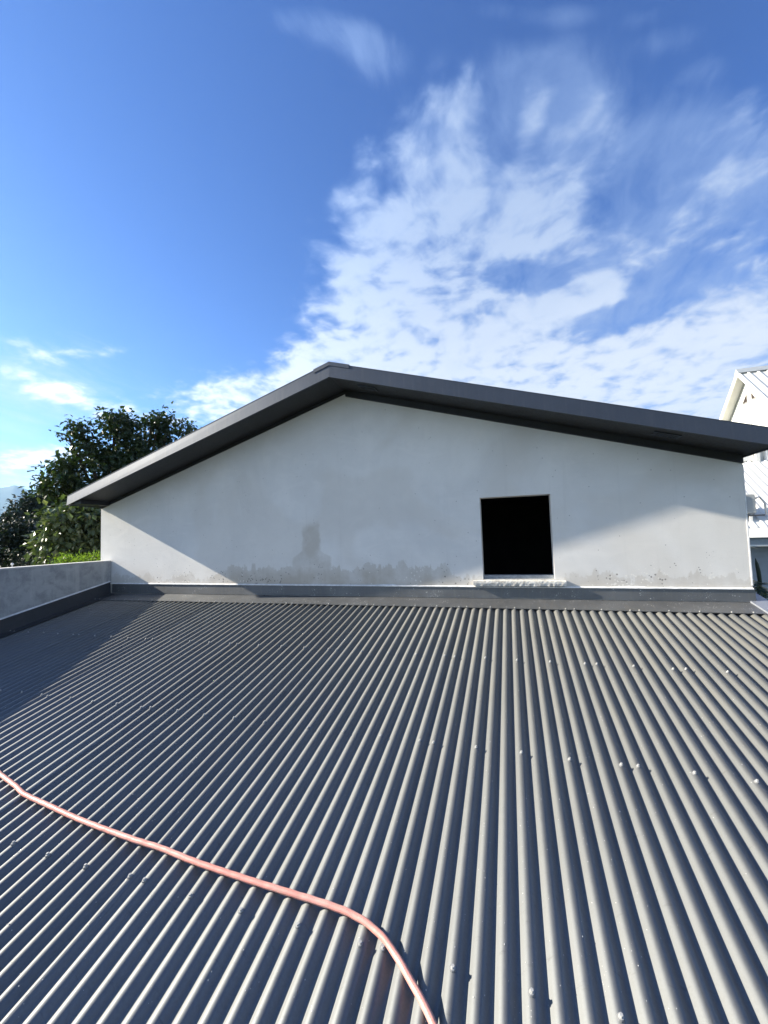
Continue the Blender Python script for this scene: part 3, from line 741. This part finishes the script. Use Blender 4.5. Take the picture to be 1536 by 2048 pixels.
# capping along the right verge
f = MB()
x0, x1 = 1.762, 1.905
ya, yb = -7.4, 0.35
f.hexa([(x0, ya, crest(ya) + .001), (x1, ya, crest(ya) + .001), (x1, yb, crest(yb) + .001), (x0, yb, crest(yb) + .001), (x0 + .004, ya, crest(ya) + .018), (x1, ya, crest(ya) + .018), (x1, yb, crest(yb) + .018), (x0 + .004, yb, crest(yb) + .018)])
f.hexa([(x1 - .004, ya, crest(ya) - .22), (x1 + .003, ya, crest(ya) - .22), (x1 + .003, yb, crest(yb) - .22), (x1 - .004, yb, crest(yb) - .22), (x1 - .004, ya, crest(ya) - .001), (x1 + .003, ya, crest(ya) - .001), (x1 + .003, yb, crest(yb) - .001), (x1 - .004, yb, crest(yb) - .001)])
f.build('verge_capping', M['barge'], cr)
# walls carrying this roof
b = MB(); b.hexa([(-5.7, -7.2, GZ), (1.85, -7.2, GZ), (1.85, -.02, GZ), (-5.7, -.02, GZ), (-5.7, -7.2, crest(-7.2) - .12), (1.85, -7.2, crest(-7.2) - .12), (1.85, -.02, crest(0) - .12), (-5.7, -.02, crest(0) - .12)])
b.build('support_wall', M['block'], cr)

# ================================================================ parapet on the left
pw = thing('parapet_wall', 'stained grey parapet wall along the left edge of the corrugated roof', 'wall', (-5.81, -3.6, GZ))
b = MB(); b.box(-5.90, -5.73, -7.4, -.003, GZ, .448); b.build('wall_body', M['parapet'], pw)
b = MB(); b.box(-5.905, -5.728, -7.4, -.003, .4485, .466); b.build('wall_top', M['parcap'], pw, bevel=.004)
kb = MB(); kb.tube([(-5.82, -1.17, .47), (-5.82, -1.17, .492)], .004, 6); disc_c = Vector((-5.82, -1.17, .503))
for a in range(6):
    for c in range(8):
        t0, t1 = math.pi * a / 6, math.pi * (a + 1) / 6; p0, p1 = 2 * math.pi * c / 8, 2 * math.pi * (c + 1) / 8
        s3 = lambda t, p: tuple(disc_c + Vector((math.sin(t) * math.cos(p), math.sin(t) * math.sin(p), math.cos(t))) * .015)
        kb.quad(s3(t0, p0), s3(t1, p0), s3(t1, p1), s3(t0, p1))
tag(kb.build('wall_knob', M['bead'], None, smooth=True), 'tiny pale knob standing on top of the left parapet wall', 'knob')

# ================================================================ hose
hp = [(-3.62, -2.72), (-3.40, -2.755), (-3.20, -2.80), (-3.031, -2.846), (-2.82, -2.893), (-2.704, -2.923), (-2.483, -2.95), (-2.223, -2.98), (-1.896, -3.005), (-1.709, -3.014), (-1.518, -3.032), (-1.274, -3.046), (-1.11, -3.053), (-1.0, -3.057), (-0.91, -3.061), (-0.832, -3.068), (-0.756, -3.084), (-0.685, -3.114), (-0.633, -3.15), (-0.582, -3.192), (-0.536, -3.232), (-0.497, -3.27), (-0.455, -3.32), (-.40, -3.40), (-.33, -3.52), (-.27, -3.68), (-.25, -3.9), (-.30, -4.2)]
HR = .0110
pts = []
for i in range(len(hp) - 1):
    p0 = Vector(hp[max(i - 1, 0)]); p1 = Vector(hp[i]); p2 = Vector(hp[i + 1]); p3 = Vector(hp[min(i + 2, len(hp) - 1)])
    for s_ in range(10):
        t = s_ / 10
        pts.append(0.5 * ((2 * p1) + (p2 - p0) * t + (2 * p0 - 5 * p1 + 4 * p2 - p3) * t * t + (3 * p1 - p0 - 3 * p2 + p3) * t ** 3))
pts = [Vector((p.x, p.y, crest(p.y) + HR + .0005 - .0014 * (0.5 - 0.5 * math.cos(2 * math.pi * p.x / P_)))) for p in pts]
hm = MB(); NS = 14; uvs = []; acc = 0; prev = None
for k, p in enumerate(pts):
    if k: acc += (p - pts[k - 1]).length
    d = (pts[min(k + 1, len(pts) - 1)] - pts[max(k - 1, 0)]).normalized()
    u = d.cross(Vector((0, 0, 1))).normalized(); w_ = d.cross(u)
    for j in range(NS + 1):
        t = 2 * math.pi * j / NS; hm.v.append(tuple(p + (u * math.cos(t) + w_ * math.sin(t)) * HR)); uvs.append((acc, j / NS))
for k in range(len(pts) - 1):
    for j in range(NS):
        a = k * (NS + 1) + j; hm.f.append((a, a + 1, a + NS + 2, a + NS + 1)); hm.mi.append(0)
ho = hm.build('hose', M['hose'], None, smooth=True)
lay = ho.data.uv_layers.new(name='UVMap')
for lp in ho.data.loops: lay.data[lp.index].uv = uvs[lp.vertex_index]
tag(ho, 'long salmon pink striped hose lying curved across the corrugated roof', 'hose')

# ================================================================ neighbour's white house
nh = thing('white_house', 'white house with steep ribbed metal roof rising behind on the right', 'house', (8.5, 9.5, GZ))
RY, RZ, RX0, RX1 = 10.21, 5.24, 6.5, 13.5
PS, PB = 0.95, 0.90
b = MB()
# gable wall and its body
def gz(y): return RZ - .10 - (PS * (RY - y) if y < RY else PB * (y - RY))
ga = MB(); gx0, gx1 = 6.74, 6.86
yf, yb2 = 8.0, 12.4
for (a, c) in ((yf, RY), (RY, yb2)):
    ga.hexa([(gx0, a, GZ), (gx1, a, GZ), (gx1, c, GZ), (gx0, c, GZ), (gx0, a, gz(a)), (gx1, a, gz(a)), (gx1, c, gz(c)), (gx0, c, gz(c))])
ga.build('gable_wall', M['white'], nh)
b.box(gx1 + .002, 13.2, yf, yf + .12, GZ, gz(yf) - .0); b.build('long_wall', M['white'], nh)
b = MB(); b.box(gx1 + .002, 13.2, yb2 - .12, yb2, GZ, gz(yb2)); b.build('long_wall', M['white'], nh)
# steep roof: sheets with standing ribs
for sg in (-1, 1):
    yend = RY + sg * 2.75; slope = PS if sg < 0 else PB
    z_e = RZ - slope * 2.75
    r_ = MB()
    p = [(RX0, RY, RZ), (RX1, RY, RZ), (RX1, yend, z_e), (RX0, yend, z_e)]
    lo = [(q[0], q[1], q[2] - .035) for q in p]
    r_.hexa(lo[::sg] + p[::sg])
    ro = r_.build('roof_slope', M['whitesheet'], nh)
    for k in range(30):
        x = RX0 + .16 + k * .235
        if x > RX1 - .1: break
        rb = MB(); rb.hexa([(x, RY, RZ + .002), (x, yend, z_e + .002), (x + .075, yend, z_e + .002), (x + .075, RY, RZ + .002),
                            (x + .015, RY, RZ + .05), (x + .015, yend, z_e + .05), (x + .06, yend, z_e + .05), (x + .06, RY, RZ + .05)])
        rb.build('roof_rib', M['whitesheet'], ro)
    # barge board on the verge
    bb = MB(); bb.hexa([(RX0 - .03, RY, RZ - .12), (RX0 - .002, RY, RZ - .12), (RX0 - .002, yend, z_e - .12), (RX0 - .03, yend, z_e - .12),
                        (RX0 - .03, RY, RZ + .045), (RX0 - .002, RY, RZ + .045), (RX0 - .002, yend, z_e + .045), (RX0 - .03, yend, z_e + .045)])
    bb.build('barge_board', M['white'], nh)
    so = MB(); so.hexa([(RX0 + .0, RY, RZ - .072), (gx0 - .002, RY, RZ - .072), (gx0 - .002, yend, z_e - .072), (RX0 + .0, yend, z_e - .072),
                        (RX0 + .0, RY, RZ - .040), (gx0 - .002, RY, RZ - .040), (gx0 - .002, yend, z_e - .040), (RX0 + .0, yend, z_e - .040)])
    so.build('verge_soffit', M['whitesoffit'], nh)
rc = MB(); rc.hexa([(RX0 - .05, RY - .14, RZ - .06), (RX1, RY - .14, RZ - .06), (RX1, RY + .14, RZ - .06), (RX0 - .05, RY + .14, RZ - .06), (RX0 - .05, RY - .01, RZ + .10), (RX1, RY - .01, RZ + .10), (RX1, RY + .01, RZ + .10), (RX0 - .05, RY + .01, RZ + .10)])
rc.build('ridge_cap', M['galv'], nh)
# king post and the two triangular vents on the gable
b = MB(); b.box(gx0 - .05, gx0 - .002, RY - .04, RY + .04, 2.6, RZ - .22); b.build('king_post', M['white'], nh)
for sg in (-1, 1):
    b = MB(); ya, ybb = RY + sg * (.09 if sg > 0 else .11), RY + sg * (.40 if sg > 0 else .33)
    top_ = 4.63 if sg > 0 else 4.57; zb_ = 4.34
    tri = [(ya, zb_), (ybb, zb_), (ya, top_)]
    i = len(b.v)
    for xx in (gx0 - .02, gx0 - .002):
        for (yy, zz) in tri: b.v.append((xx, yy, zz))
    b.f += [(0, 1, 2), (5, 4, 3), (0, 3, 4, 1), (1, 4, 5, 2), (2, 5, 3, 0)]; b.mi += [0] * 5
    b.build('gable_vent', M['brown'], nh)
    fr = MB()
    for (p, q) in ((tri[0], tri[1]), (tri[1], tri[2]), (tri[2], tri[0])):
        fr.tube([(gx0 - .025, p[0], p[1]), (gx0 - .025, q[0], q[1])], .006, 4)
    fr.build('vent_frame', M['white'], nh)
# front wing whose roof falls towards us
b = MB(); b.box(3.6, 8.0, 7.72, 7.84, GZ, 3.0); b.build('wing_wall', M['white'], nh)
b = MB(); b.box(3.6, 5.50, 7.66, 7.715, 2.22, 2.42); b.build('wall_band', M['white'], nh)
b = MB(); b.box(5.52, 5.60, 7.60, 7.70, 2.18, 2.95); b.box(5.72, 5.76, 7.62, 7.70, 2.2, 2.95); b.build('corner_post', M['white'], nh)
b = MB(); b.box(5.77, 6.6, 7.66, 7.70, 2.25, 2.33); b.box(5.77, 6.6, 7.68, 7.714, 2.34, 2.9); b.build('window_shutter', M['whitesheet'], nh)
yt, zt_, yb_, zb_ = 7.64, 2.20, 5.56, .60
r_ = MB(); r_.hexa([(3.6, yb_, zb_ - .03), (9.5, yb_, zb_ - .03), (9.5, yt, zt_ - .03), (3.6, yt, zt_ - .03), (3.6, yb_, zb_), (9.5, yb_, zb_), (9.5, yt, zt_), (3.6, yt, zt_)])
ro = r_.build('wing_roof', M['whitesheet'], nh)
for k in range(36):
    x = 3.66 + k * .155
    rb = MB(); rb.hexa([(x, yb_, zb_ + .002), (x + .06, yb_, zb_ + .002), (x + .06, yt, zt_ + .002), (x, yt, zt_ + .002), (x + .012, yb_, zb_ + .024), (x + .048, yb_, zb_ + .024), (x + .048, yt, zt_ + .024), (x + .012, yt, zt_ + .024)])
    rb.build('roof_rib', M['whitesheet'], ro)
b = MB(); b.hexa([(3.6, 5.38, .42), (9.5, 5.38, .42), (9.5, 5.55, .42), (3.6, 5.55, .42), (3.6, 5.455, .575), (9.5, 5.455, .575), (9.5, 5.55, .575), (3.6, 5.55, .575)]); b.build('gutter', M['white'], nh)
b = MB(); b.box(3.6, 9.5, 5.45, 5.54, .28, .418); b.build('fascia_band', M['galv'], nh)
b = MB(); b.box(3.6, 9.5, 5.43, 5.60, .245, .278); b.build('white_trim', M['white'], nh)
b = MB(); b.box(3.7, 9.5, 5.75, 5.9, GZ, .26); b.build('wing_front_wall', M['greywall'], nh)
b = MB(); b.box(3.7, 3.82, 5.91, 9.4, GZ, .6); b.build('wing_end_wall', M['greywall'], nh)

# air conditioner on a bracket over the wing roof
ac = thing('air_conditioner', 'grey and white air conditioner on a steel bracket above the neighbouring white roof', 'air conditioner', (4.42, 5.9, .85))
X0, X1, YA, YB, ZA, ZB = 4.02, 4.56, 5.72, 6.0, .90, 1.30
b = MB(); b.box(X0, X1, YA, YB, ZA, ZB); b.build('casing', M['acwhite'], ac, bevel=.015)
b = MB(); b.box(X0 + .03, X1 - .14, YA - .012, YA - .002, ZA + .04, ZB - .04); gr = b.build('fan_grille', M['galv'], ac)
b = MB()
for k in range(7):
    zz = ZA + .07 + k * .045; b.box(X0 + .05, X1 - .16, YA - .020, YA - .0125, zz, zz + .012)
b.build('grille_bars', M['black'], gr)
b = MB(); b.tube([(X1 + .002, 5.8, 1.2), (X1 + .10, 5.8, 1.24), (X1 + .18, 5.8, 1.12), (X1 + .20, 5.8, .88), (X1 + .5, 5.8, .86), (X1 + 1.4, 5.8, .90)], .022, 7); b.build('pipe', M['pipe'], ac, smooth=True)
b = MB(); b.box(X0, X1 + .14, YA, YA + .03, .845, .875); b.box(X0, X1 + .14, YB - .03, YB, .845, .875)
for xx in (X0 + .1, X0 + .3, X1 - .03): b.box(xx, xx + .03, YA + .032, YB - .032, .846, .874)
b.build('bracket', M['black'], ac)
b = MB(); b.box(X1 - .13, X1 - .08, YA - .01, YA + .02, .46, .842); b.build('leg', M['white'], ac)
b = MB(); b.tube([(X1 - .1, YA - .012, .62), (X1 - .36, YA - .012, .842)], .016, 5); b.tube([(X1 - .1, YA - .016, .56), (X1 - .28, YA - .016, .66)], .014, 5); b.build('brace', M['white'], ac)


# ================================================================ vegetation
def leaf_mass(clumps, n, size, rg, droop=0.35, narrow=0.62, shell_=0.55, perclump=45, spread=1.0):
    """leaves spread through irregular clumps; each leaf is two folded faces"""
    vs, fs = [], []
    tot = sum(c[3] ** 2 for c in clumps)
    # twig centres give light and dark bunches and gaps
    for (cx, cy, cz, cr_) in clumps:
        m_ = int(n * cr_ ** 2 / tot); nb = max(6, int(m_ / perclump))
        twigs = []
        for _ in range(nb):
            v = Vector((rg.gauss(0, 1), rg.gauss(0, 1), rg.gauss(0, 1))).normalized()
            r_ = cr_ * (shell_ + (0.98 - shell_) * rg.random() ** .7)
            twigs.append((Vector((cx, cy, cz)) + Vector((v.x * r_, v.y * r_, v.z * r_ * .85)), v))
        for _ in range(m_):
            tc, tv = twigs[rg.randrange(nb)]
            sp = size * spread
            p = tc + Vector((rg.gauss(0, sp), rg.gauss(0, sp), rg.gauss(0, sp * .8)))
            d = (tv * .6 + Vector((rg.gauss(0, .6), rg.gauss(0, .6), rg.gauss(0, .5) - droop))).normalized()
            s_ = d.cross(Vector((rg.gauss(0, .4), rg.gauss(0, .4), 1))).normalized(); nn = s_.cross(d)
            L = size * rg.uniform(.6, 1.25); W = L * narrow
            i = len(vs)
            vs += [tuple(p), tuple(p + d * L * .5 + s_ * W * .5 + nn * L * .08), tuple(p + d * L + nn * -L * .08), tuple(p + d * L * .5 - s_ * W * .5 + nn * L * .08)]
            fs += [(i, i + 1, i + 2), (i, i + 2, i + 3)]
    return vs, fs


def tree(name, label, cat, clumps, n, size, leafm, trunk_xy, rg, group=None, trunk_r=.16, **kw):
    cx, cy = trunk_xy
    t = thing(name, label, cat, (cx, cy, GZ), group)
    vs, fs = leaf_mass(clumps, n, size, rg, **kw)
    me_ = bpy.data.meshes.new('crown'); me_.from_pydata(vs, [], fs); me_.materials.append(leafm)
    o = bpy.data.objects.new('crown', me_); COL.objects.link(o); o.parent = t; o.location = -world(t); o['kind'] = 'stuff'
    zt = min(c[2] for c in clumps)
    b = MB(); fork = Vector((cx, cy, zt - (zt - GZ) * .35))
    b.tube([(cx, cy, GZ), (cx + .05, cy + .03, (GZ + fork.z) / 2), tuple(fork)], [trunk_r, trunk_r * .8, trunk_r * .62], 9)
    b.build('trunk', M['bark'], t, smooth=True)
    for c in clumps:
        b = MB(); e = Vector(c[:3]); mid_ = fork.lerp(e, .5) + Vector((rg.uniform(-.15, .15), rg.uniform(-.15, .15), rg.uniform(0, .2)))
        b.tube([tuple(fork), tuple(mid_), tuple(e), tuple(e + (e - mid_) * .06)], [trunk_r * .42, trunk_r * .28, trunk_r * .14, trunk_r * .05], 6)
        b.build('limb', M['bark'], t, smooth=True)
    return t


rg = random.Random(77)
A_ = [(-10.30, 3.75, 3.98, .40), (-10.15, 3.92, 3.75, .40), (-10.72, 3.21, 3.66, .26), (-10.87, 3.01, 3.38, .24), (-9.75, 4.40, 3.85, .42), (-9.62, 4.55, 4.18, .26), (-9.45, 4.7, 3.95, .22), (-9.08, 5.06, 3.98, .30), (-10.43, 3.6, 3.15, .50), (-10.0, 4.1, 3.35, .42), (-9.75, 4.4, 3.1, .60), (-9.32, 4.83, 3.35, .42), (-10.98, 2.85, 2.6, .40), (-10.56, 3.43, 2.52, .85), (-10.07, 4.04, 2.49, .85), (-10.95, 2.89, 2.16, .42), (-10.74, 3.18, 1.85, .65), (-10.2, 3.9, 1.5, .8), (-9.4, 5.0, 2.6, .8), (-8.8, 5.6, 3.1, .5)]
tree('broadleaf_tree', 'tall dark broadleaf tree rising behind the left roof edge', 'tree', A_, 17500, .14, M['leaf_dark'], (-10.1, 4.1), rg, trunk_r=.2, perclump=60, spread=.95)
B_ = [(-8.57, 1.92, 1.15, .50), (-8.86, 1.52, 1.27, .34), (-8.72, 1.72, 1.01, .42), (-8.51, 1.99, .72, .45), (-8.92, 1.42, .70, .30), (-8.43, 2.09, 1.50, .36), (-8.76, 1.65, .55, .36), (-8.2, 2.4, .9, .5), (-8.5, 2.0, .3, .5)]
tree('young_tree', 'lower tree with pale sunlit leaves left of the rendered wall', 'tree', B_, 6000, .15, M['leaf_mid'], (-8.5, 2.0), rg, trunk_r=.09, droop=.6)
C_ = [(-25.46, 11.77, 3.03, .85), (-25.74, 11.32, 2.74, .85), (-26.01, 10.88, 2.32, .75), (-25.22, 12.13, 3.33, .6), (-26.21, 10.54, 1.91, .6), (-25.0, 12.4, 2.4, 1.0), (-25.7, 11.3, 1.6, 1.1), (-24.8, 12.7, 3.2, .7)]
tree('distant_tree', 'dark round tree further away beneath the blue mountains', 'tree', C_, 9000, .22, M['leaf_far'], (-25.6, 11.5), rg, trunk_r=.25)
E_ = [(-14.92, 4.1, 1.0, .60), (-14.68, 4.49, 1.07, .63), (-14.41, 4.9, 1.05, .52), (-14.85, 4.2, .45, .63), (-14.58, 4.65, .5, .63), (-15.18, 3.62, .94, .63), (-15.4, 3.2, .9, .7), (-15.1, 3.7, .2, .8), (-14.2, 5.2, .6, .7), (-13.9, 5.6, .9, .7), (-14.6, 4.6, -.3, .9), (-15.6, 2.8, .4, .8)]
tree('hedge', 'dense dark hedge above the parapet at far left', 'hedge', E_, 14000, .13, M['leaf_far'], (-14.7, 4.4), rg, trunk_r=.12, droop=.1)
F_ = [(-7.54, .78, .36, .24), (-7.44, .93, .36, .22), (-7.64, .64, .30, .18), (-7.37, 1.01, .30, .18), (-7.5, .8, .1, .3), (-7.3, 1.1, .12, .25)]
tree('lime_shrub', 'small bright yellow green shrub just behind the left parapet corner', 'shrub', F_, 4200, .055, M['leaf_lime'], (-7.45, .85), rg, trunk_r=.04, droop=-.3, narrow=.3)
G_ = [(-12.6, 2.6, .35, .35), (-12.3, 3.0, .25, .35), (-12.9, 2.2, .2, .35), (-12.0, 3.4, .1, .4)]
tree('garden_bush', 'small dark green bush low between hedge and thin post', 'bush', G_, 2600, .08, M['leaf_far'], (-12.5, 2.7), rg, trunk_r=.05)

# distant greenery along the horizon
rg2 = random.Random(8)
vs, fs = [], []
for k in range(420):
    a = R(rg2.uniform(-92, 48)); dd = rg2.uniform(70, 420)
    h = rg2.uniform(4.5, 8.5) if dd > 120 else rg2.uniform(3.2, 5.2); r_ = rg2.uniform(2.5, 6)
    c = Vector((dd * math.sin(a), dd * math.cos(a), GZ + h * .5))
    for _ in range(60):
        v = Vector((rg2.gauss(0, 1), rg2.gauss(0, 1), rg2.gauss(0, 1))).normalized()
        p = c + Vector((v.x * r_, v.y * r_, v.z * h * .5)) * rg2.uniform(.6, 1.05)
        d1 = Vector((rg2.gauss(0, 1), rg2.gauss(0, 1), rg2.gauss(0, .5))).normalized() * rg2.uniform(.5, 1.3); d2 = d1.cross(Vector((rg2.gauss(0, .5), rg2.gauss(0, .5), 1))).normalized() * rg2.uniform(.5, 1.2)
        i = len(vs); vs += [tuple(p - d1), tuple(p + d2), tuple(p + d1), tuple(p - d2)]; fs.append((i, i + 1, i + 2, i + 3))
me_ = bpy.data.meshes.new('distant_woodland'); me_.from_pydata(vs, [], fs); me_.materials.append(M['leaf_far'])
o = bpy.data.objects.new('distant_woodland', me_); COL.objects.link(o); tag(o, 'far dark woodland along the horizon', 'woodland', kind='stuff')

# small house far left
fh = thing('distant_house', 'pale tiled gable roof of a far house at the left edge', 'house', (-20.2, 5.4, GZ))
b = MB(); b.box(-22.2, -19.6, 3.2, 6.1, GZ, 1.45); b.build('wall', M['white'], fh)
for sg in (-1, 1):
    b = MB(); ym = 4.9; ye = ym + sg * 1.75
    b.hexa([(-22.4, ym, 2.25), (-19.4, ym, 2.25), (-19.4, ye, 1.42), (-22.4, ye, 1.42)][::sg] + [(-22.4, ym, 2.33), (-19.4, ym, 2.33), (-19.4, ye, 1.50), (-22.4, ye, 1.50)][::sg])
    b.build('roof', M['tile'], fh)
# thin post with arm
lp = thing('garden_post', 'thin dark post with short arms standing below the hedge', 'post', (-10.3, 2.06, GZ))
b = MB(); b.tube([(-10.3, 2.06, GZ), (-10.3, 2.06, .70)], .016, 6); b.build('pole', M['galv'], lp)
b = MB(); b.tube([(-10.3, 2.06, .66), (-10.36, 1.97, .68)], .012, 5); b.tube([(-10.3, 2.06, .45), (-10.36, 1.97, .45)], .01, 5); b.build('arm', M['galv'], lp)

# plant beyond the right corner: a stalk, a closed spear and drooping fronds
pl = thing('tall_plant', 'dark frond plant with a closed spear beyond the right wall corner', 'plant', (2.5, 1.5, GZ))
b = MB(); b.tube([(2.5, 1.5, GZ), (2.51, 1.5, -1.0), (2.54, 1.5, -.02)], [.05, .035, .02], 7); b.build('stalk', M['bark'], pl, smooth=True)
b = MB(); b.tube([(2.545, 1.5, -.10), (2.55, 1.5, 0), (2.545, 1.5, .12), (2.535, 1.5, .22), (2.525, 1.5, .285)], [.012, .020, .022, .017, .004], 7); b.build('spear', M['leaf_far'], pl, smooth=True)
rp = random.Random(12)
for k in range(22):
    a = rp.uniform(0, 2 * math.pi); zz = .01 - k * .016; L = rp.uniform(.16, .34)
    b = MB(); base = Vector((2.535, 1.5, zz)); dirn_ = Vector((math.cos(a), math.sin(a), 0))
    prevp = base
    for s_ in range(1, 9):
        t = s_ / 8; p = base + dirn_ * L * t + Vector((0, 0, .14 * t - .22 * t * t))
        side = dirn_.cross(Vector((0, 0, 1)))
        for sg in (-1, 1):
            tip = p + side * sg * .075 * (1 - .5 * t) + dirn_ * .04 + Vector((0, 0, -.012))
            b.quad(prevp, p, tip, (prevp + tip) / 2 - dirn_ * .008)
        prevp = p
    b.build('frond', M['leaf_dark'] if k % 3 else M['leaf_mid'], pl)
# undergrowth below it
U_ = [(2.75, 1.6, -.75, .32), (3.1, 2.1, -.8, .4), (2.6, 1.2, -.95, .32), (3.5, 2.8, -.8, .5), (2.9, .9, -1.2, .4)]
tree('garden_shrub', 'dark shrub with broad leaves below the frond plant at right', 'shrub', U_, 3600, .085, M['leaf_dark'], (2.95, 1.7), rg, trunk_r=.04)

# ---------------------------------------------------------------- the air
hz = bpy.data.materials.new('haze_air'); hz.use_nodes = True
nt = hz.node_tree; nt.nodes.clear(); o_ = nt.nodes.new('ShaderNodeOutputMaterial'); pv = nt.nodes.new('ShaderNodeVolumePrincipled')
pv.inputs['Color'].default_value = (0.42, 0.68, 1.0, 1); pv.inputs['Density'].default_value = 0.00014; pv.inputs['Anisotropy'].default_value = 0.2
nt.links.new(pv.outputs[0], o_.inputs['Volume'])
b = MB(); b.box(-8900, 8900, -8900, 8900, GZ - 4, 560); hb = b.build('haze', hz)
tag(hb, 'thin blue haze over the far mountains', kind='stuff')
